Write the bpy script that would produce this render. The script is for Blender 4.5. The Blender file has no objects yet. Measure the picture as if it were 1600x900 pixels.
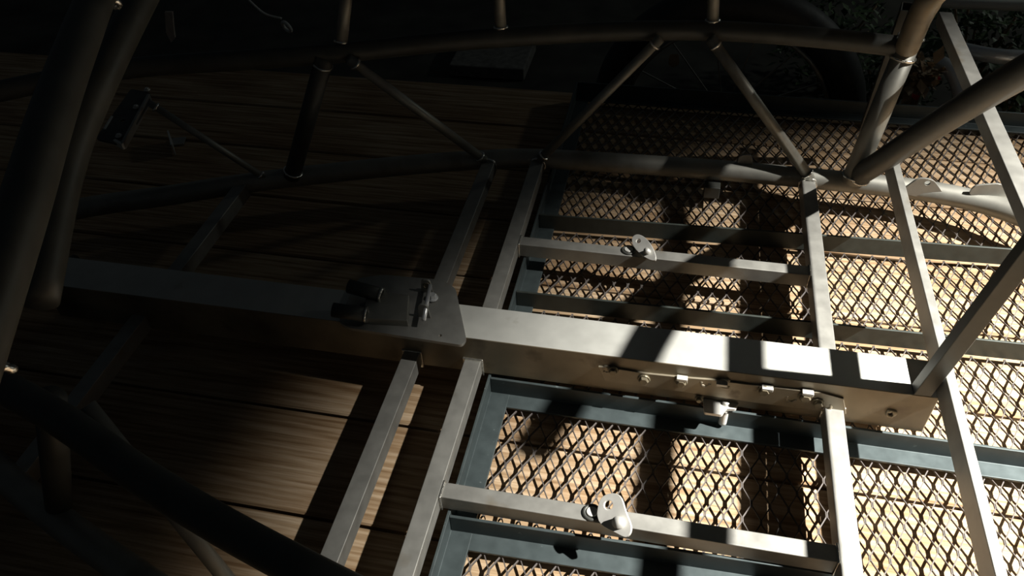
import bpy, bmesh, math, random
from mathutils import Vector, Matrix
random.seed(7)
S = bpy.context.scene
COL = S.collection
H = 1.15                                   # camera height over the boards
# ---------------------------------------------------------------- camera
F = 1240.0                                 # focal length in pixels of a 1600 px wide frame
_y = Vector((352, 1162, -1240)).normalized()
_x = Vector((7050, -813, 1240)); _x = (_x - _x.dot(_y) * _y).normalized()
_z = _x.cross(_y)
R = Matrix((_x, _y, _z))                   # camera axes -> world axes
cd = bpy.data.cameras.new('camera'); cam = bpy.data.objects.new('camera', cd); COL.objects.link(cam)
cam.matrix_world = Matrix.Translation((0, 0, H)) @ R.to_4x4()
cd.sensor_width = 36; cd.lens = F / 1600 * 36; cd.clip_start = .02
S.camera = cam
# ---------------------------------------------------------------- world, light, exposure
w = bpy.data.worlds.new('world'); S.world = w; w.use_nodes = True
w.node_tree.nodes['Background'].inputs[0].default_value = (.75, .9, 1.0, 1)
w.node_tree.nodes['Background'].inputs[1].default_value = .011
S.view_settings.view_transform = 'Standard'; S.view_settings.look = 'None'
S.view_settings.exposure = 0; S.view_settings.gamma = 1; S.view_settings.use_curve_mapping = False
LAMP = Vector((4.55, .75, 5.3)); AIM = Vector((1.43, .56, 0))
ld = bpy.data.lights.new('work_lamp', 'SPOT'); ld.energy = 19500; ld.color = (1.0, .97, .90)
ld.spot_size = math.radians(28.9); ld.spot_blend = 1; ld.shadow_soft_size = .05
lo = bpy.data.objects.new('work_lamp', ld); COL.objects.link(lo); lo.location = LAMP
lo.rotation_euler = (AIM - LAMP).to_track_quat('-Z', 'Y').to_euler()

# added faint fill with no visible source, brightens plants and pipes beyond the deck
l2 = bpy.data.lights.new('back_fill', 'POINT'); l2.energy = 12; l2.color = (.93, 1.0, .92); l2.shadow_soft_size = .08
o2 = bpy.data.objects.new('back_fill', l2); COL.objects.link(o2); o2.location = (2.3, 3.3, 1.35)

# ---------------------------------------------------------------- helpers
def at(px, py, z):
    r = R @ Vector((px - 800, 450 - py, -F)); t = (z - H) / r.z
    return r * t + Vector((0, 0, H))
def atY(px, py, Y):
    r = R @ Vector((px - 800, 450 - py, -F)); t = Y / r.y
    return r * t + Vector((0, 0, H))

def mat(name, base, rough=.5, metal=0., var=.15, scale=20., stretch=(1, 1, 1), bump=.0, spots=None, rvar=.1, bscale=None):
    m = bpy.data.materials.new(name); m.use_nodes = True; nt = m.node_tree; n = nt.nodes; L = nt.links
    b = n['Principled BSDF']; b.inputs['Metallic'].default_value = metal
    tc = n.new('ShaderNodeTexCoord'); mp = n.new('ShaderNodeMapping'); mp.inputs['Scale'].default_value = stretch
    L.new(tc.outputs['Object'], mp.inputs[0])
    nz = n.new('ShaderNodeTexNoise'); nz.inputs['Scale'].default_value = scale; nz.inputs['Detail'].default_value = 6
    L.new(mp.outputs[0], nz.inputs['Vector'])
    cr = n.new('ShaderNodeValToRGB'); L.new(nz.outputs['Fac'], cr.inputs[0])
    cr.color_ramp.elements[0].position = .3; cr.color_ramp.elements[1].position = .7
    cr.color_ramp.elements[0].color = [c * (1 - var) for c in base] + [1]
    cr.color_ramp.elements[1].color = [min(1, c * (1 + var)) for c in base] + [1]
    out = cr.outputs[0]
    if spots:
        s = n.new('ShaderNodeTexNoise'); s.inputs['Scale'].default_value = spots[1]; s.inputs['Detail'].default_value = 4
        L.new(mp.outputs[0], s.inputs['Vector'])
        r2 = n.new('ShaderNodeValToRGB'); r2.color_ramp.elements[0].position = spots[2]; r2.color_ramp.elements[1].position = spots[2] + .15
        L.new(s.outputs['Fac'], r2.inputs[0])
        mx = n.new('ShaderNodeMix'); mx.data_type = 'RGBA'; L.new(r2.outputs[0], mx.inputs[0]); L.new(out, mx.inputs[6])
        mx.inputs[7].default_value = list(spots[0]) + [1]; out = mx.outputs[2]
    L.new(out, b.inputs['Base Color'])
    mr = n.new('ShaderNodeMapRange'); mr.inputs['To Min'].default_value = max(.05, rough - rvar); mr.inputs['To Max'].default_value = min(1, rough + rvar)
    L.new(nz.outputs['Fac'], mr.inputs[0]); L.new(mr.outputs[0], b.inputs['Roughness'])
    if bump:
        bp = n.new('ShaderNodeBump'); bp.inputs['Strength'].default_value = bump; bp.inputs['Distance'].default_value = .002
        L.new(nz.outputs['Fac'], bp.inputs['Height']); L.new(bp.outputs[0], b.inputs['Normal'])
    return m

STEEL = mat('bare_steel', (.31, .305, .28), .48, .55, .12, 35, (1, 1, 1), .1, ((.22, .18, .12), 9, .62))
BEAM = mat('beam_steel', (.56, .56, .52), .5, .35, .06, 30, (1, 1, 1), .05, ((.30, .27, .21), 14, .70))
SIDE = mat('heat_tinted_steel', (.30, .26, .19), .5, .45, .3, 12, (1, 1, 1), .1, ((.10, .07, .045), 22, .60))
TUBE = mat('tube_steel', (.27, .265, .235), .5, .55, .15, 18, (1, 1, 1), .08, ((.15, .12, .08), 8, .6))
FACE = mat('browned_shaded_steel', (.20, .17, .12), .45, .4, .55, 7, (1, 1, 1), .08, ((.08, .06, .04), 12, .58))  # brown heat tint, with the beam sides' shade painted in as well
DARK = mat('dark_shade_steel', (.07, .072, .065), .5, .4, .2, 20, (1, 1, 1), .05)  # dark steel; on top rails, diagonal and thick brace it paints in shade
BAR = mat('shaded_bar_paint', (.035, .042, .037), .45, .2, .25, 40, (1, 1, 1), .1)  # frame paint darkened, the flat rails' face shade put into the colour
PAINT = mat('dark_blue_paint', (.050, .064, .066), .42, .25, .15, 40, (1, 1, 1), .1, ((.22, .26, .26), 60, .70))
MESH = mat('galvanised_mesh', (.055, .046, .041), .7, .1, .25, 60, (1, 1, 1), 0)
WELD = mat('weld_bead', (.72, .70, .64), .22, .9, .2, 150, (1, 1, 1), .6)
ALU = mat('bright_bracket', (.62, .61, .57), .45, .4, .1, 40, (1, 1, 1), .1)
BOLT = mat('bolt_steel', (.22, .19, .13), .45, .5, .2, 60, (1, 1, 1), .1)
CHROME = mat('chrome', (.75, .76, .76), .32, .6, .05, 10)
RUBBER = mat('rubber', (.03, .032, .032), .6, 0, .2, 50, (1, 1, 1), .3)
LEAF = mat('leaf', (.07, .11, .05), .5, 0, .4, 8)
BROWN = mat('dry_leaf', (.28, .20, .12), .7, 0, .3, 30)
RED = mat('red_plastic', (.45, .03, .04), .5, 0, .1, 30)
EARTH = mat('earth', (.05, .048, .04), .9, 0, .5, 6, (1, 1, 1), .8)
SLAB = mat('concrete', (.16, .155, .14), .9, 0, .3, 40, (1, 1, 1), .4)
CORD = mat('pale_cable', (.55, .55, .52), .5, 0, .1, 20)
TAGM = mat('pale_tag', (.50, .42, .36), .6, 0, .15, 50)

def wood():
    m = bpy.data.materials.new('weathered_deck_wood'); m.use_nodes = True; nt = m.node_tree; n = nt.nodes; L = nt.links
    b = n['Principled BSDF']; b.inputs['Roughness'].default_value = .75; b.inputs['Specular IOR Level'].default_value = .2
    tc = n.new('ShaderNodeTexCoord'); vc = n.new('ShaderNodeVertexColor'); vc.layer_name = 'tone'
    # per board offset of the grain so that no two boards repeat
    add = n.new('ShaderNodeVectorMath'); add.operation = 'MULTIPLY_ADD'; add.inputs[1].default_value = (1, 1, 1)
    sc = n.new('ShaderNodeVectorMath'); sc.operation = 'SCALE'; sc.inputs['Scale'].default_value = 30
    L.new(vc.outputs['Color'], sc.inputs[0]); L.new(tc.outputs['Object'], add.inputs[0]); L.new(sc.outputs[0], add.inputs[2])
    def noise(s, st, d=8):
        mp = n.new('ShaderNodeMapping'); mp.inputs['Scale'].default_value = st; L.new(add.outputs[0], mp.inputs[0])
        z = n.new('ShaderNodeTexNoise'); z.inputs['Scale'].default_value = s; z.inputs['Detail'].default_value = d
        L.new(mp.outputs[0], z.inputs['Vector']); return z
    g = noise(9, (.6, 14, 1)); g2 = noise(30, (.5, 12, 1)); st = noise(3.2, (1, 1.6, 1), 5)
    cr = n.new('ShaderNodeValToRGB'); e = cr.color_ramp.elements
    e[0].position = .30; e[0].color = (.21, .13, .068, 1); e[1].position = .66; e[1].color = (.48, .375, .265, 1)
    x = e.new(.48); x.color = (.345, .248, .153, 1)
    L.new(g.outputs['Fac'], cr.inputs[0])
    m1 = n.new('ShaderNodeMix'); m1.data_type = 'RGBA'; m1.blend_type = 'MULTIPLY'; m1.inputs[0].default_value = .3
    r2 = n.new('ShaderNodeValToRGB'); r2.color_ramp.elements[0].position = .35; r2.color_ramp.elements[1].position = .6
    r2.color_ramp.elements[0].color = (.45, .4, .35, 1); L.new(g2.outputs['Fac'], r2.inputs[0])
    L.new(cr.outputs[0], m1.inputs[6]); L.new(r2.outputs[0], m1.inputs[7])
    m2 = n.new('ShaderNodeMix'); m2.data_type = 'RGBA'; m2.blend_type = 'MULTIPLY'; m2.inputs[0].default_value = .6
    r3 = n.new('ShaderNodeValToRGB'); r3.color_ramp.elements[0].position = .38; r3.color_ramp.elements[1].position = .62
    r3.color_ramp.elements[0].color = (.62, .5, .38, 1); r3.color_ramp.elements[1].color = (1, .98, .94, 1); L.new(st.outputs['Fac'], r3.inputs[0])
    L.new(m1.outputs[2], m2.inputs[6]); L.new(r3.outputs[0], m2.inputs[7]); L.new(m2.outputs[2], b.inputs['Base Color'])
    bp = n.new('ShaderNodeBump'); bp.inputs['Strength'].default_value = .5; bp.inputs['Distance'].default_value = .002
    L.new(g.outputs['Fac'], bp.inputs['Height']); L.new(bp.outputs[0], b.inputs['Normal'])
    return m
WOOD = wood()

def tag(o, label=None, cat=None, group=None, kind=None):
    if label: o['label'] = label
    if cat: o['category'] = cat
    if group: o['group'] = group
    if kind: o['kind'] = kind
    return o
def empty(name, loc, label, cat, group=None):
    o = bpy.data.objects.new(name, None); COL.objects.link(o); o.location = loc; o.empty_display_size = .1
    return tag(o, label, cat, group)
def link(name, bm, m, parent=None, smooth=False, bevel=0, label=None):
    me = bpy.data.meshes.new(name); bmesh.ops.recalc_face_normals(bm, faces=bm.faces); bm.to_mesh(me); bm.free()
    if m: me.materials.append(m)
    if smooth: me.polygons.foreach_set('use_smooth', [True] * len(me.polygons))
    o = bpy.data.objects.new(name, me); COL.objects.link(o)
    if parent:
        o.parent = parent
        q = parent; off = Vector()
        while q: off += q.location; q = q.parent
        o.location = -off                   # vertices are given in world coordinates
    if bevel:
        md = o.modifiers.new('bevel', 'BEVEL'); md.width = bevel; md.segments = 3; md.limit_method = 'ANGLE'
        me.polygons.foreach_set('use_smooth', [True] * len(me.polygons))
        md.harden_normals = True
    if label: o['label'] = label
    return o
def frame_of(d, up=Vector((0, 0, 1))):
    d = d.normalized()
    if abs(d.dot(up)) > .98: up = Vector((1, 0, 0))
    s = d.cross(up).normalized(); u = s.cross(d).normalized(); return d, s, u
def box(bm, p0, p1, wd, ht, up=Vector((0, 0, 1))):
    """solid bar from p0 to p1, centre line, width across and height along up"""
    p0 = Vector(p0); p1 = Vector(p1); d, s, u = frame_of(p1 - p0, up)
    v = [bm.verts.new(p + s * a * wd / 2 + u * b * ht / 2) for p in (p0, p1) for a, b in ((-1, -1), (1, -1), (1, 1), (-1, 1))]
    for f in ((0, 1, 2, 3), (7, 6, 5, 4), (0, 4, 5, 1), (1, 5, 6, 2), (2, 6, 7, 3), (3, 7, 4, 0)): bm.faces.new([v[i] for i in f])
    return v
def hollow(bm, p0, p1, wd, ht, t=.003, up=Vector((0, 0, 1))):
    """square hollow section, open ends"""
    p0 = Vector(p0); p1 = Vector(p1); d, s, u = frame_of(p1 - p0, up)
    c = ((-1, -1), (1, -1), (1, 1), (-1, 1)); rr = []
    for p in (p0, p1):
        o_ = [bm.verts.new(p + s * a * wd / 2 + u * b * ht / 2) for a, b in c]
        i_ = [bm.verts.new(p + s * a * (wd / 2 - t) + u * b * (ht / 2 - t)) for a, b in c]; rr.append((o_, i_))
    (o0, i0), (o1, i1) = rr
    for k in range(4):
        j = (k + 1) % 4
        bm.faces.new((o0[k], o0[j], o1[j], o1[k])); bm.faces.new((i0[j], i0[k], i1[k], i1[j]))
        bm.faces.new((o0[j], o0[k], i0[k], i0[j])); bm.faces.new((o1[k], o1[j], i1[j], i1[k]))
def smooth_path(pts, n=8):
    pts = [Vector(p) for p in pts]
    if len(pts) < 3: return pts
    e = [2 * pts[0] - pts[1]] + pts + [2 * pts[-1] - pts[-2]]; out = []
    for i in range(1, len(e) - 2):
        a, b, c, d = e[i - 1:i + 3]
        for k in range(n):
            t = k / n
            out.append(.5 * ((2 * b) + (c - a) * t + (2 * a - 5 * b + 4 * c - d) * t * t + (3 * b - a - 3 * c + d) * t ** 3))
    return out + [pts[-1]]
def tube(bm, pts, r, seg=20, cap=True, n=8):
    pts = smooth_path(pts, n); rings = []
    for i, p in enumerate(pts):
        d = (pts[min(i + 1, len(pts) - 1)] - pts[max(i - 1, 0)]).normalized(); d, s, u = frame_of(d)
        if rings and prev.dot(s) < 0: s, u = -s, -u
        prev = s
        rings.append([bm.verts.new(p + (s * math.cos(a) + u * math.sin(a)) * r) for a in [2 * math.pi * k / seg for k in range(seg)]])
    for a, b in zip(rings, rings[1:]):
        for k in range(seg): bm.faces.new((a[k], a[(k + 1) % seg], b[(k + 1) % seg], b[k]))
    if cap: bm.faces.new(rings[0][::-1]); bm.faces.new(rings[-1])
def torus(bm, c, axis, R1, r1, seg=22, s2=8, wob=.0):
    d, s, u = frame_of(Vector(axis)); rings = []
    for i in range(seg):
        a = 2 * math.pi * i / seg; o = s * math.cos(a) + u * math.sin(a); rr = r1 * (1 + random.uniform(-wob, wob))
        rings.append([bm.verts.new(Vector(c) + o * (R1 + rr * math.cos(b)) + d * rr * math.sin(b)) for b in [2 * math.pi * k / s2 for k in range(s2)]])
    for i in range(seg):
        a, b = rings[i], rings[(i + 1) % seg]
        for k in range(s2): bm.faces.new((a[k], b[k], b[(k + 1) % s2], a[(k + 1) % s2]))
def plate(bm, outline, normal, th, holes=()):
    """flat plate from a list of 3D outline points, extruded; holes = [(centre, radius)]"""
    nrm = Vector(normal).normalized()
    o = [Vector(p) for p in outline]
    vs = [bm.verts.new(p - nrm * th / 2) for p in o]; edges = [bm.edges.new((vs[i], vs[(i + 1) % len(vs)])) for i in range(len(vs))]
    d, s, u = frame_of(nrm, Vector((0, 1, 0)))
    for c, r in holes:
        hv = [bm.verts.new(Vector(c) - nrm * th / 2 + (s * math.cos(a) + u * math.sin(a)) * r) for a in [2 * math.pi * k / 14 for k in range(14)]]
        edges += [bm.edges.new((hv[i], hv[(i + 1) % 14])) for i in range(14)]
    r = bmesh.ops.triangle_fill(bm, use_beauty=True, use_dissolve=False, edges=edges)
    fs = [g for g in r['geom'] if isinstance(g, bmesh.types.BMFace)]
    ex = bmesh.ops.extrude_face_region(bm, geom=fs)
    bmesh.ops.translate(bm, verts=[g for g in ex['geom'] if isinstance(g, bmesh.types.BMVert)], vec=nrm * th)
def rounded(pts, r, n=5):
    out = []; N = len(pts); pts = [Vector(p) for p in pts]
    for i, p in enumerate(pts):
        a = (pts[i - 1] - p); b = (pts[(i + 1) % N] - p); rr = min(r, a.length * .45, b.length * .45)
        p0 = p + a.normalized() * rr; p1 = p + b.normalized() * rr
        for k in range(n + 1):
            t = k / n; out.append((1 - t) ** 2 * p0 + 2 * t * (1 - t) * p + t * t * p1)
    return out
def hexbolt(bm, c, axis, r, h):
    d, s, u = frame_of(Vector(axis)); c = Vector(c)
    torus(bm, c + d * .001, axis, r * 1.05, .0022, 18, 6)
    def ring(rad, dist, k=6): return [bm.verts.new(c + d * dist + (s * math.cos(a) + u * math.sin(a)) * rad) for a in [2 * math.pi * i / k for i in range(k)]]
    a, b, e = ring(r, 0), ring(r, h * .8), ring(r * .8, h)
    for p, q in ((a, b), (b, e)):
        for k in range(6): bm.faces.new((p[k], p[(k + 1) % 6], q[(k + 1) % 6], q[k]))
    bm.faces.new(e); bm.faces.new(a[::-1])
def B(): return bmesh.new()

# ================================================================ SETTING
# deck boards: one floor, boards run along x, 0.207 m pitch
bm = B(); tone = bm.loops.layers.color.new('tone')
edges_y = [1.442 + .207 * k for k in range(-10, 4)]
for y0, y1 in zip(edges_y, edges_y[1:]):
    c = (random.random(), random.random(), random.random(), 1)
    a, b = y0 + .003, y1 - .003; x0, x1 = -3.2, 4.2
    prof = [(a, -.028), (a, -.003), (a + .003, 0), (b - .003, 0), (b, -.003), (b, -.028)]
    A = [bm.verts.new((x0, p, q)) for p, q in prof]; Bv = [bm.verts.new((x1, p, q)) for p, q in prof]
    fs = [bm.faces.new((A[i], A[(i + 1) % 6], Bv[(i + 1) % 6], Bv[i])) for i in range(6)] + [bm.faces.new(A), bm.faces.new(Bv[::-1])]
    for f in fs:
        for l in f.loops: l[tone] = c
fl = link('floor', bm, WOOD); tag(fl, kind='structure')
# fascia and joists below the boards
bm = B(); box(bm, (-3.2, 2.045, -.13), (4.2, 2.045, -.13), .04, .2)
for x in (-2.8, -2.0, -1.2, -.4, .4, 1.2, 2.0, 2.8, 3.6): box(bm, (x, -.62, -.13), (x, 2.02, -.13), .05, .2)
tag(link('trim_1', bm, WOOD), kind='structure')
# ground beyond
bm = B(); NX = 60
g = [[bm.verts.new((-6 + 14 * i / NX, -2.5 + 10 * j / NX, -.36 + random.uniform(-.012, .012))) for j in range(NX + 1)] for i in range(NX + 1)]
for i in range(NX):
    for j in range(NX): bm.faces.new((g[i][j], g[i + 1][j], g[i + 1][j + 1], g[i][j + 1]))
gr = link('ground', bm, EARTH, smooth=True); tag(gr, kind='structure')

# ================================================================ MESH PLATFORM
PX0, PX1 = -.272, 2.3
ZM, ZF, ZT = .013, .019, .060
plat = empty('mesh_platform', (-.272, .9, 0), 'dark blue steel angle frame filled with expanded diamond mesh, lying on the wooden boards', 'platform')
def angle(bm, p0, p1, side, leg=.040, t=.005, flange=.042, dz=0):
    """L section: upright leg on the line p0-p1, flange at the bottom to 'side'"""
    p0 = Vector(p0); p1 = Vector(p1)
    s = Vector(side)
    prof = [(0, ZF - .002 + dz), (0, ZT - dz), (t, ZT - dz), (t, ZF + t - .002 + dz), (flange, ZF + t - .002 + dz), (flange, ZF - .002 + dz)]
    if flange < .01: prof = [(0, ZF - .002), (0, ZT), (t, ZT), (t, ZF - .002)]
    A = [bm.verts.new(Vector((p0.x, p0.y, 0)) + s * a + Vector((0, 0, z))) for a, z in prof]
    C = [bm.verts.new(Vector((p1.x, p1.y, 0)) + s * a + Vector((0, 0, z))) for a, z in prof]
    N = len(prof)
    for i in range(N): bm.faces.new((A[i], A[(i + 1) % N], C[(i + 1) % N], C[i]))
    bm.faces.new(A); bm.faces.new(C[::-1])
rails = [  # pixel ends of the upright leg's top edge, direction of its flange
    ((1000, 134), (1600, 176), -1), ((850, 336), (1600, 391), 1), ((1000, 476), (1600, 538), 1),
    ((765, 588), (1600, 703), -1), ((760, 812), (1190, 876), -1)]
ry = []
for a, b, sg in rails:
    A = at(*a, ZT); C = at(*b, ZT); m_ = (C.y - A.y) / (C.x - A.x)
    p0 = Vector((PX0, A.y + m_ * (PX0 - A.x), 0)); p1 = Vector((PX1, A.y + m_ * (PX1 - A.x), 0)); ry.append((p0.y, m_, sg)); p0.x += .0055
    bm = B(); angle(bm, p0, p1, (0, sg, 0), flange=.034 if sg < 0 else .005); link('angle_rail' if sg < 0 else 'flat_rail', bm, PAINT if sg < 0 else BAR, plat, bevel=.0012)
# short ends
bm = B(); angle(bm, (PX0, .12, 0), (PX0, ry[0][0], 0), (1, 0, 0), flange=.040, dz=.0004); link('end_rail', bm, PAINT, plat, bevel=.0012)
bm = B(); angle(bm, (PX0, .12, 0), (PX1, .10, 0), (0, 1, 0)); link('angle_rail', bm, PAINT, plat, bevel=.0012)
def mesh_sheet(y0, y1, slope=0, x0=PX0 + .012, x1=1.75, w_=.029, h_=.064):
    """expanded metal: zig-zag strands that touch their neighbours at short bonds"""
    bm = B(); hw = w_ / 2; bond = .009; half = h_ / 2; sw, st = .0017, .0017
    nk = int((x1 - x0) / hw); ny = int((y1 - y0) / half)
    yb = y1
    for k in range(nk):
        xc = x0 + k * hw; pts = []
        for j in range(-1, ny + 2):
            side = 1 if (j + k) % 2 else -1
            x = xc + side * (hw / 2 - .0011); yj = yb - j * half
            for yy in (yj + bond / 2, yj - bond / 2):
                pts.append((x, yy))
        # cut at the sheet's borders
        cut = []
        for p, q in zip(pts, pts[1:]):
            a, b = p[1], q[1]
            if b > y1 or a < y0: continue
            if a > y1: t = (a - y1) / (a - b); p = (p[0] + (q[0] - p[0]) * t, y1)
            if b < y0: t = (a - y0) / (a - b); q = (pts[0][0] if False else p[0] + (q[0] - p[0]) * (p[1] - y0) / (p[1] - b) if p[1] != b else q[0], y0)
            cut.append((p, q))
        for p, q in cut:
            tilt = .0007
            # ribbon with a small slope, thick section
            P0 = Vector((p[0], p[1] + slope * (p[0] - PX0), ZM)); P1 = Vector((q[0], q[1] + slope * (q[0] - PX0), ZM)); d = (P1 - P0)
            if d.length < 1e-5: continue
            d.normalize(); s = Vector((d.y, -d.x, 0)); up = Vector((0, 0, 1)); e = d * .0008
            o1 = s * sw / 2 + up * tilt / 2; o2 = up * st
            v = [bm.verts.new(c + a * o1 + b_ * o2) for c in (P0 - e, P1 + e) for a, b_ in ((-1, -1), (1, -1), (1, 1), (-1, 1))]
            for f in ((0, 1, 2, 3), (7, 6, 5, 4), (0, 4, 5, 1), (1, 5, 6, 2), (2, 6, 7, 3), (3, 7, 4, 0)): bm.faces.new([v[i] for i in f])
    return bm
for y0, y1, sl in ((1.440, 1.99, .02), (1.155, 1.395, .042), (.930, 1.138, .019), (.655, .888, 0), (.14, .60, 0)):
    link('mesh_panel', mesh_sheet(y0, y1, sl), MESH, plat)

# ================================================================ CHASSIS
car = empty('tube_chassis', (-.3, .955, .06), 'welded bare steel tube car chassis with central box beam, resting on the mesh platform', 'vehicle chassis')
YC = .955
def mir(p): return Vector((p[0], 2 * YC - p[1], p[2]))
def rtube(name, pts, r, m=TUBE, seg=22, label=None):
    bm = B(); tube(bm, pts, r, seg); return link(name, bm, m, car, smooth=True, label=label)
def stube(name, p0, p1, wd, ht, m=STEEL, bev=.004, label=None, up=Vector((0, 0, 1))):
    bm = B(); hollow(bm, p0, p1, wd, ht, .003, up); return link(name, bm, m, car, bevel=bev, label=label)
def weld(c, axis, r, t=.003):
    bm = B(); torus(bm, c, axis, r, t, 26, 8, .25); return link('weld_bead', bm, WELD, car, smooth=True)

# centre beam ------------------------------------------------------------
BY0, BY1, BT, BB = .915, .996, .150, .062
bx0 = at(62, 446, BT).x; bx1 = at(1466, 612, BT).x
bm = B(); hollow(bm, (bx0, (BY0 + BY1) / 2, (BT + BB) / 2), (bx1, (BY0 + BY1) / 2, (BT + BB) / 2), BY1 - BY0, BT - BB, .004)
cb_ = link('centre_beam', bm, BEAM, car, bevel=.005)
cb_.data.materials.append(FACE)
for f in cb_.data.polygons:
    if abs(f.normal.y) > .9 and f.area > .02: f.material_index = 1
# cover strip along the near side of the beam, heat-tinted, with its bolts
def onside(px, py, Y):  return atY(px, py, Y)
yS = BY0 - .002
o_ = [(935, 572), (962, 575), (1012, 583), (1082, 590), (1110, 592), (1170, 600), (1285, 613), (1318, 622), (1322, 646), (1180, 628), (1080, 613), (945, 594)]
bm = B(); plate(bm, [onside(x, y, yS) for x, y in o_], (0, -1, 0), .004)
link('side_plate', bm, SIDE, car, bevel=.0008, label='heat-tinted plate bolted along the beam side')
for (x, y, r) in ((1006, 592, .0085), (1064, 596, .0085), (1194, 609, .0085), (1258, 619, .009), (1278, 629, .008), (958, 578, .007), (1092, 622, .005)):
    bm = B(); hexbolt(bm, onside(x, y, yS - .003), (0, -1, 0), r, .008); link('bolt', bm, BOLT, car)
for (x, y) in ((1066, 588), (1199, 603), (1262, 610), (1128, 596)):
    p = onside(x, y, yS); bm = B(); box(bm, p + Vector((-.009, -.005, .0)), p + Vector((.009, -.005, 0)), .010, .006); link('plate_tab', bm, ALU, car, bevel=.0008)
# hook with a short upright pin
hz = .070
bm = B(); plate(bm, rounded([at(x, y, hz) for x, y in ((1098, 618), (1156, 626), (1150, 641), (1134, 640), (1128, 650), (1100, 646))], .004), (0, 0, 1), .006)
link('hook_plate', bm, ALU, car, bevel=.001)
q = at(1134, 634, hz)
bm = B(); tube(bm, [q + Vector((0, .004, .006)), q + Vector((0, -.002, -.010)), q + Vector((0, -.006, -.040))], .0070, 14); link('hook_pin', bm, ALU, car, smooth=True)
# patches of heat tint and old weld along the face
for x, y, r_ in ((948, 577, .006), (1102, 598, .007), (1132, 599, .009), (1236, 622, .007), (1290, 634, .008), (1392, 646, .006)):
    bm = B(); torus(bm, onside(x, y, BY0 - .002), (0, -1, .2), r_, .0028, 16, 6, .5); link('weld_bead', bm, SIDE, car, smooth=True)

# cross tubes ------------------------------------------------------------
ZC = .078; TW, TH = .030, .034
far_rail = [at(-40, 365, .085), at(130, 325, .085), at(260, 306, .085), at(380, 287, .085), at(500, 272, .085), at(640, 258, .085), at(765, 249, .085), at(845, 248, .085),
            at(1000, 257, .085), at(1150, 268, .085), at(1270, 279, .085), at(1350, 287, .085), at(1450, 299, .085), at(1540, 318, .085), at(1620, 346, .085), at(1760, 400, .085)]
rtube('lower_rail', far_rail, .0235)
rtube('lower_rail', [mir(p) for p in far_rail], .0235)
def rail_y(x):
    for a, b in zip(far_rail, far_rail[1:]):
        if a.x <= x <= b.x: return a.y + (b.y - a.y) * (x - a.x) / (b.x - a.x)
    return 1.5
xB = at(766, 478, ZC + TH / 2).x; xC = at(690, 436, ZC + TH / 2).x; xA = at(1294, 534, ZC + TH / 2).x - .002; xD = at(318, 357, ZC + TH / 2).x
XS = {'A': .318, 'B': -.2985, 'C': -.4125, 'D': -.965}
for k, x in XS.items():
    yr = rail_y(x)
    stube('cross_tube', (x, BY1 - .001, ZC), (x, yr - .012, ZC), TW, TH)
    stube('cross_tube', (x, BY0 + .001, ZC), (x, 2 * YC - yr + .012, ZC), TW, TH)
    if k != 'D':
        bm = B(); box(bm, (x, BY0 - .003, ZC), (x, BY0 + .001, ZC), TW + .008, TH + .008); link('weld_bead', bm, WELD, car, bevel=.002)
        bm = B(); box(bm, (x, BY1 + .003, ZC), (x, BY1 - .001, ZC), TW + .008, TH + .008); link('weld_bead', bm, WELD, car, bevel=.002)
        for s_ in (1, -1):
            c = Vector((x, yr, ZC)) if s_ > 0 else mir((x, yr, ZC))
            bm = B(); torus(bm, c + Vector((0, -s_ * .024, .004)), (0, 1, 0), .0185, .003, 20, 8, .3); link('weld_bead', bm, WELD, car, smooth=True)
# seat mount tubes between the cross tubes
yE = 1.260; yF = 2 * YC - yE - .004
for y in (yE, yF):
    stube('seat_mount_tube', (XS['B'] + TW / 2, y, ZC), (XS['A'] - TW / 2, y, ZC), .027, .032)
    for x, d in ((XS['B'] + TW / 2 + .002, 1), (XS['A'] - TW / 2 - .002, -1)):
        bm = B(); box(bm, (x - .002, y, ZC), (x + .002, y, ZC), .033, .037); link('weld_bead', bm, WELD, car, bevel=.0018)
def lug(p, q, wd, up, big=False):
    """elongated bright lug welded across a seat mount tube; p, q = ends of its long axis"""
    p = Vector(p); q = Vector(q); c = (p + q) / 2; l = (q - p).normalized(); L = (q - p).length / 2
    v = Vector(up).normalized(); v = (v - v.dot(l) * l).normalized(); nrm = l.cross(v); pts = []
    for k in range(34):
        a = 2 * math.pi * k / 34
        e = 1 + (.16 * math.sin(3 * a + .6) if big else 0)
        pts.append(c + l * L * math.cos(a) + v * wd * math.sin(a) * e * (1 - .25 * math.cos(a)))
    bm = B(); plate(bm, pts, nrm, .006, [(c - l * L * .55, wd * .34)]); link('seat_lug', bm, ALU, car, bevel=.0014, label='oval bright lug with a hole')
    bm = B(); tube(bm, [c + l * L * .35 - nrm * .012, c + l * L * .35 + nrm * .012], wd * .42, 14); link('lug_boss', bm, ALU, car, smooth=True)
lug(at(991, 369, .118), at(1024, 407, .108), .0145, (.75, .35, .55))
lug(at(943, 776, .118), at(982, 838, .108), .0210, (.8, .3, .5), True)
for px, py, y in ((982, 391, yE), (925, 801, yF)):
    p = at(px, py, ZC + TH / 2); 
    bm = B(); tube(bm, [p + Vector((0, 0, -.004)), p + Vector((0, 0, .004))], .0085, 18); link('tube_plug', bm, ALU, car, smooth=False, bevel=.001)
    bm = B(); torus(bm, p, (0, 0, 1), .012, .003, 20, 8); link('plug_ring', bm, DARK, car, smooth=True)

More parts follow.
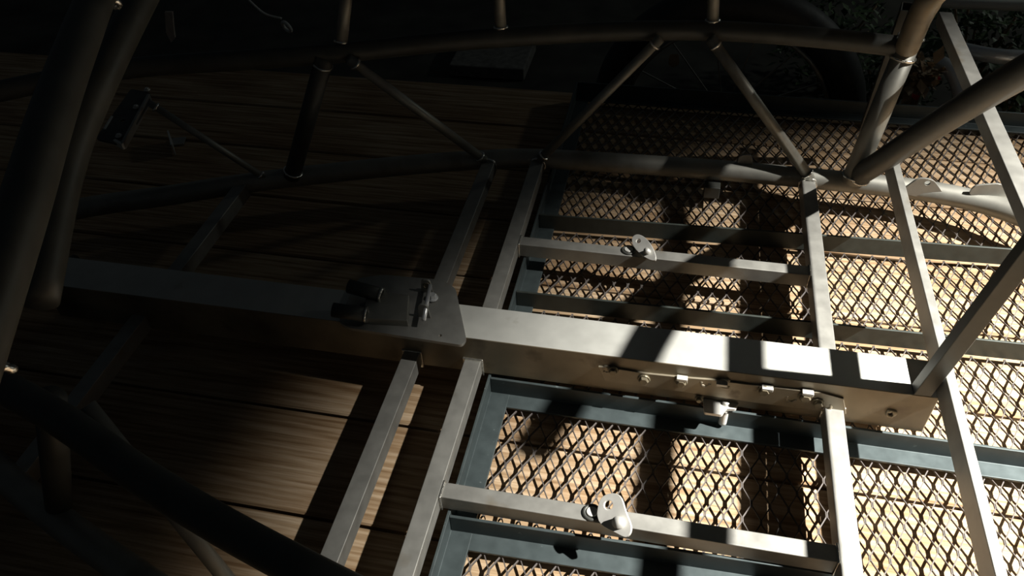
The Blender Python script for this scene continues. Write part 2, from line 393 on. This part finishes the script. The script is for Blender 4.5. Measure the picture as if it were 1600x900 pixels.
# top rails -----------------------------------------------------------------
ZR = .40
top = [at(-80, 160, ZR), at(100, 122, ZR), at(230, 104, ZR), at(380, 94, ZR), at(530, 83, ZR), at(660, 69, ZR), at(780, 59, ZR), at(940, 50, ZR), at(1110, 48, ZR), at(1270, 58, ZR), at(1418, 74, ZR)]
rtube('top_rail', top, .0205, DARK)
ntop = [mir(p) for p in top]
rtube('top_rail', ntop + [mir(at(1560, 90, ZR))], .0205, DARK)

zf = .095
def brace(f, t, r, zt=ZR, m=TUBE, zz=zf, both=True, name='brace'):
    a = at(*f, zz); b = at(*t, zt)
    rtube(name, [a, b], r, m); d = b - a
    weld(a + d.normalized() * .016, d, r + .001); weld(b - d.normalized() * .018, d, r + .001)
    if both: rtube(name, [mir(a), mir(b)], r, m)
brace((757, 250), (545, 92), .0105)
brace((1266, 279), (1110, 60), .012)
brace((843, 250), (1032, 60), .0105)
brace((456, 276), (507, 90), .019, m=DARK)
brace((417, 280), (232, 160), .0075, zt=.30, both=False)
brace((1330, 284), (1416, 76), .0225)
# main hoop upright above the joint, and the long diagonal that comes towards the camera
j = at(1416, 76, ZR); j0 = at(1330, 284, zf); up = (j - j0)
hp = [j, at(1462, -12, .56), Vector((.56, 1.60, .68)), Vector((.65, 1.50, .75)), Vector((.69, 1.35, .765)), Vector((.694, YC, .77))]
rtube('roll_hoop', hp + [mir(p) for p in hp[:-1]][::-1], .0225, FACE)
weld(j + up.normalized() * .024, up, .0235)
u0 = at(1338, 277, .10); u1 = at(1600, 112, .58); ud = u1 - u0
rtube('diagonal', [u0, u1, (.60, 1.00, .80), (.70, .80, .98)], .0235, DARK); weld(u0 + ud.normalized() * .028, ud, .024)
# tubes that leave the top rail upwards
for a, b in (((783, 58), (776, -80)), ((1113, 47), (1118, -90)), ((532, 82), (548, -70))):
    p = at(*a, ZR); q = at(*b, ZR + .17)
    rtube('upright', [p, q], .0125); weld(p + (q - p).normalized() * .020, q - p, .0135)
upper = [at(300, -60, ZR + .19), at(548, -70, ZR + .17), at(776, -80, ZR + .17), at(1118, -90, ZR + .17), Vector((.45, 1.70, .60)), Vector((.56, 1.60, .68))]
rtube('upper_rail', upper, .020, FACE)
shade_bar = [(-.95, 1.50, .58), (-.60, 1.62, .60), (-.20, 1.68, .61), (.20, 1.70, .61), (.42, 1.70, .60)]  # unseen bars added out of frame to shade the far mesh
for off, rad in ((-.045, .018), (.075, .024), (.145, .024)):
    rtube('shade_bar', [(x, y + off, z) for x, y, z in shade_bar], rad, FACE)
for x in (-.55, -.05, .36): rtube('shade_bar_link', [(x, 1.60, .60), (x, 1.86, .60)], .012, FACE)
# square tubes across the chassis on the right
t1a = at(1474, 28, .405); t1b = Vector((t1a.x, YC - (t1a.y - YC), .405))
stube('top_cross_tube', t1a, t1b, .026, .026, DARK if False else STEEL, .003)
t2x = at(1470, 560, .178).x
stube('flat_cross_bar', (t2x, at(1390, 232, .178).y, .173), (t2x, .30, .173), .015, .044, STEEL, .002)
pa = at(1412, 646, .085); pb = at(1600, 400, .45)
bm = B(); hollow(bm, pa, pa + (pb - pa) * 1.25, .022, .026, .003, Vector((1, 0, .2))); link('beam_post', bm, DARK, car, bevel=.003)
stube('square_brace', at(1418, 10, .46), at(1352, 200, .12), .024, .028, DARK, .003)
# tabs on the far lower rail
def tab(px_pts, Y, holes, m=STEEL, th=.005, label=None):
    pts = rounded([atY(x, y, Y) for x, y in px_pts], .012)
    bm = B(); plate(bm, pts, (0, -1, 0), th, [(atY(x, y, Y), r) for x, y, r in holes]); link('rail_tab', bm, m, car, bevel=.001, label=label)
yt = at(1450, 299, .085).y - .018
tab([(1404, 300), (1436, 277), (1458, 280), (1482, 312), (1474, 316)], yt, [(1449, 285, .006)], label='triangular tab with a hole')
weld(atY(1478, 313, yt), (0, 1, 0), .004, .003)
yt2 = at(1540, 318, .085).y
tab([(1512, 304), (1522, 289), (1565, 286), (1590, 318)], yt2, [], STEEL, label='plain plate tab')
yt3 = at(1160, 268, .085).y
tab([(1152, 262), (1154, 242), (1175, 241), (1177, 262)], yt3, [])
bm = B(); torus(bm, atY(1160, 262, yt3), (0, 0, 1), .012, .003, 16, 6, .4); link('weld_bead', bm, WELD, car, smooth=True)
p = at(1112, 296, .05); bm = B(); box(bm, p + Vector((-.018, 0, 0)), p + Vector((.018, 0, 0)), .03, .03); link('rail_tab', bm, DARK, car, bevel=.002)

# mounting plate on the beam ------------------------------------------------------
ZP = BT + .004
pl = [(560, 436), (600, 431), (690, 439), (712, 452), (729, 532), (722, 541), (545, 514), (529, 504)]
bm = B(); plate(bm, rounded([at(x, y, ZP) for x, y in pl], .010), (0, 0, 1), .006, [(at(688, 526, ZP), .003)])
link('mounting_plate', bm, STEEL, car, bevel=.001, label='flat rounded plate welded across the beam')
bm = B()
q_ = [at(x, y, ZP + .01) for x, y in ((572, 470), (592, 459), (640, 465), (638, 506), (570, 502))]
plate(bm, q_, (0, 0, 1), .016); link('pedal_block', bm, TUBE, car, bevel=.002)
for a, b in (((596, 461), (545, 447)), ((572, 492), (520, 484))):
    p = at(*a, ZP + .022); q = at(*b, ZP + .030)
    bm = B(); tube(bm, [p, q], .013, 18); link('sleeve', bm, DARK, car, smooth=True)
    weld(p, q - p, .0125, .0025)
# two tall lugs with a bolt and a thin rod between
for (x, y) in ((664, 497), (668, 458)):
    c = at(x, y, ZP); bm = B()
    plate(bm, rounded([c + Vector((-.012, 0, 0)), c + Vector((.012, 0, 0)), c + Vector((.008, 0, .034)), c + Vector((-.008, 0, .034))], .006), (0, 1, 0), .004)
    link('pedal_lug', bm, STEEL, car, bevel=.0008)
p = at(662, 500, ZP + .024); q = at(672, 446, ZP + .024)
bm = B(); tube(bm, [p, q], .004, 12); link('pedal_pin', bm, CHROME, car, smooth=True)
bm = B(); hexbolt(bm, at(676, 466, ZP + .006), (0, 0, 1), .008, .010); link('bolt', bm, CHROME, car)
bm = B(); hexbolt(bm, at(667, 447, ZP + .020), (0, 1, 0), .006, .008); link('bolt', bm, BOLT, car)
# front legs that rise from the plate towards the nose
for a, b in (((563, 448), (150, 330)), ((556, 488), (140, 430))):
    pass

# nose of the chassis, in the dark on the left -------------------------------------
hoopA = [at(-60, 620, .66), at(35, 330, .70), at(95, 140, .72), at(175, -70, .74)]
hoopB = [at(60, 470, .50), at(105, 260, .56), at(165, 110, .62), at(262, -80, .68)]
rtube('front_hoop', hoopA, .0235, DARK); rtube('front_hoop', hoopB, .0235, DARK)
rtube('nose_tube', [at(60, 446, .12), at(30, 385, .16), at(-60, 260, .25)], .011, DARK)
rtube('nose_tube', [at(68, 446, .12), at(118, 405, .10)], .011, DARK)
# suspension box at the left with bolts
zq = .28
bm = B(); plate(bm, rounded([at(x, y, zq) for x, y in ((150, 218), (205, 140), (236, 146), (234, 160), (193, 228))], .01), (0, 0, 1), .005, [(at(192, 190, zq), .006)])
link('suspension_plate', bm, DARK, car, bevel=.001)
bm = B(); box(bm, at(234, 152, zq), at(193, 228, zq), .006, .018); link('plate_flange', bm, STEEL, car, bevel=.001)
bm = B(); box(bm, at(180, 222, zq), at(193, 229, zq), .006, .014); link('plate_flange', bm, ALU, car, bevel=.001)
bm = B(); box(bm, at(164, 204, zq), at(176, 184, zq), .005, .010); link('plate_flange', bm, ALU, car, bevel=.001)
for (x, y) in ((213, 168), (186, 213), (230, 141)):
    bm = B(); hexbolt(bm, at(x, y, zq + .003), (0, 0, 1), .005, .006); link('bolt', bm, ALU, car)
# pin ends and welds scattered on the hoops
for (x, y, z) in ((63, 266, .66), (76, 261, .66), (44, 345, .62), (3, 572, .62), (40, 609, .3), (176, 5, .7)):
    weld(at(x, y, z), (random.uniform(-1, 1), .6, .4), .009, .004)

# ================================================================ SMALL THINGS
# upright clip block standing on the boards (left)
cb = empty('angle_clip', at(276, 226, 0), 'small bent steel clip lying on the dark boards near the chassis nose', 'bracket')
a_ = at(263, 208, .03); b_ = at(270, 234, .0)
bm = B(); box(bm, at(265, 212, .02), at(271, 234, .02), .004, .034); link('upright_leg', bm, ALU, cb, bevel=.0006)
bm = B(); box(bm, at(267, 222, .004) + Vector((0, 0, 0)), at(289, 220, .004), .036, .004); link('flat_leg', bm, STEEL, cb, bevel=.0006)

# tyre standing beyond the deck
tc = atY(1130, 178, 2.30)
ty = empty('tyre', (tc.x, tc.y, -.36), 'large black tyre standing upright behind the far edge of the mesh platform', 'tyre')
RT = .36
for nm, R1, r1, m_ in (('tread', RT, .055, RUBBER),):
    bm = B(); torus(bm, tc, (.05, 1, 0), R1, r1, 64, 14); link(nm, bm, m_, ty, smooth=True)
bm = B(); torus(bm, tc + Vector((0, -.035, 0)), (.05, 1, 0), RT - .055, .007, 64, 8); link('rim', bm, STEEL, ty, smooth=True)
bm = B()
for k in range(14):
    a = 2 * math.pi * k / 14; box(bm, tc, tc + Vector((math.cos(a) * .30, 0, math.sin(a) * .30)), .004, .004)
link('spoke', bm, STEEL, ty)['kind'] = 'stuff'

def pipe(name, pts, r, m, label, cat='pipe'):
    bm = B(); tube(bm, pts, r, 18); o = link(name, bm, m, smooth=True); return tag(o, label, cat)
pipe('bent_pipe', [atY(1466, 96, 2.25), atY(1482, 106, 2.22), atY(1496, 132, 2.18), atY(1502, 170, 2.14), atY(1502, 260, 2.13)], .019, CHROME, 'short bent chrome pipe rising behind the right end of the mesh platform')
pipe('chrome_rail', [atY(1505, 78, 2.3), atY(1560, 88, 2.22), atY(1640, 92, 2.2)], .02, CHROME, 'curved shiny rail at the right edge behind the upper cross tube')
pipe('long_pole', [atY(1440, 3, 2.6), atY(1540, 7, 2.55), atY(1700, 12, 2.5)], .016, CORD, 'long pale horizontal pole along the top right corner')
cc = pipe('cable', [atY(370, -20, 2.2), atY(395, 6, 2.2), atY(415, 22, 2.2), atY(440, 29, 2.2)], .0035, CORD, 'thin pale cable hanging at the top left, its ring beyond the boards', 'cable')
bm = B(); torus(bm, atY(448, 42, 2.2), (.5, 1, .3), .017, .006, 18, 8); tag(link('cable_ring', bm, CORD, smooth=True), 'small pale ring at the end of the thin cable', 'ring')
pts = [(258, 18), (270, 18), (272, 44), (274, 58), (268, 66), (260, 50)]
bm = B(); plate(bm, [atY(x, y, 2.15) for x, y in pts], (0, -1, 0), .006); tag(link('strap_end', bm, TAGM), 'pale frayed strap end hanging beside the front hoop', 'strap')
# paving slab beyond the boards
sl = at(775, 90, -.33)
bm = B(); box(bm, sl + Vector((-.16, .0, 0)), sl + Vector((.14, 0, 0)), .26, .05); tag(link('paving_slab', bm, SLAB, bevel=.006), 'grey paving slab on the ground just beyond the end of the boards', 'slab')

def bush(px, py, Y, size, n, m, name, label, cat='plant', leaf=.035):
    c = atY(px, py, Y); root = empty(name, (c.x, c.y, -.36), label, cat)
    bm = B()
    for i in range(n):
        d = Vector((random.gauss(0, 1), random.gauss(0, .7), random.gauss(0, .8))); d = d.normalized() * size * random.random() ** .5
        p = c + d; p.z = max(p.z, -.33)
        ax = Vector((random.uniform(-1, 1), random.uniform(-1, 1), random.uniform(-.6, .8))).normalized(); s = ax.cross(Vector((0, 0, 1))).normalized(); l = leaf * random.uniform(.6, 1.4)
        u = s.cross(ax)
        v = [bm.verts.new(q) for q in (p, p + ax * l * .5 + s * l * .28 + u * l * .05, p + ax * l, p + ax * l * .5 - s * l * .28 + u * l * .05)]; bm.faces.new(v)
    link('foliage', bm, m, root)
    bm = B(); base = Vector((c.x, c.y, -.36))
    for i in range(7):
        e = c + Vector((random.uniform(-1, 1), random.uniform(-.5, .5), random.uniform(-.2, .8))) * size * .7
        tube(bm, [base + Vector((random.uniform(-.02, .02), 0, 0)), base.lerp(e, .5) + Vector((0, 0, .03)), e], .004, 6, n=4)
    link('stems', bm, BROWN, root, smooth=True)
bush(1300, 55, 2.85, .20, 650, LEAF, 'leafy_shrub', 'dark low shrub behind the tyre, left of the hoop upright')
bush(1400, 115, 2.5, .15, 420, LEAF, 'leafy_shrub', 'small dark shrub just behind the hoop upright')
bush(1545, 45, 2.7, .22, 700, LEAF, 'leafy_shrub', 'dark green shrub below the long pale pole at the top right')
bush(1592, 148, 2.13, .055, 140, LEAF, 'leafy_shrub', 'small green plant at the right edge beside the platform', leaf=.03)
bush(1437, 118, 2.17, .05, 90, BROWN, 'dry_weed', 'clump of dry brown leaves at the far edge of the platform', 'plant', .04)
for (x, y, l) in ((1463, 121, 'red plastic scrap among the dry leaves by the bent pipe'), (1430, 150, 'small red scrap on the platform edge left of the dry leaves')):
    p = atY(x, y, 2.16); bm = B(); box(bm, p + Vector((-.014, 0, .008)), p + Vector((.012, .01, -.012)), .004, .014); tag(link('plastic_scrap', bm, RED, bevel=.001), l, 'scrap')
p = atY(1053, 95, 2.235)
bm = B(); plate(bm, rounded([p + Vector(v) for v in ((-.014, 0, .02), (.012, 0, .022), (.016, 0, -.01), (.0, 0, -.022), (-.016, 0, -.012))], .006), (0, -1, .3), .003)
tag(link('dry_leaf', bm, BROWN), 'single pale dry leaf caught on the tyre behind the top rail', 'leaf')
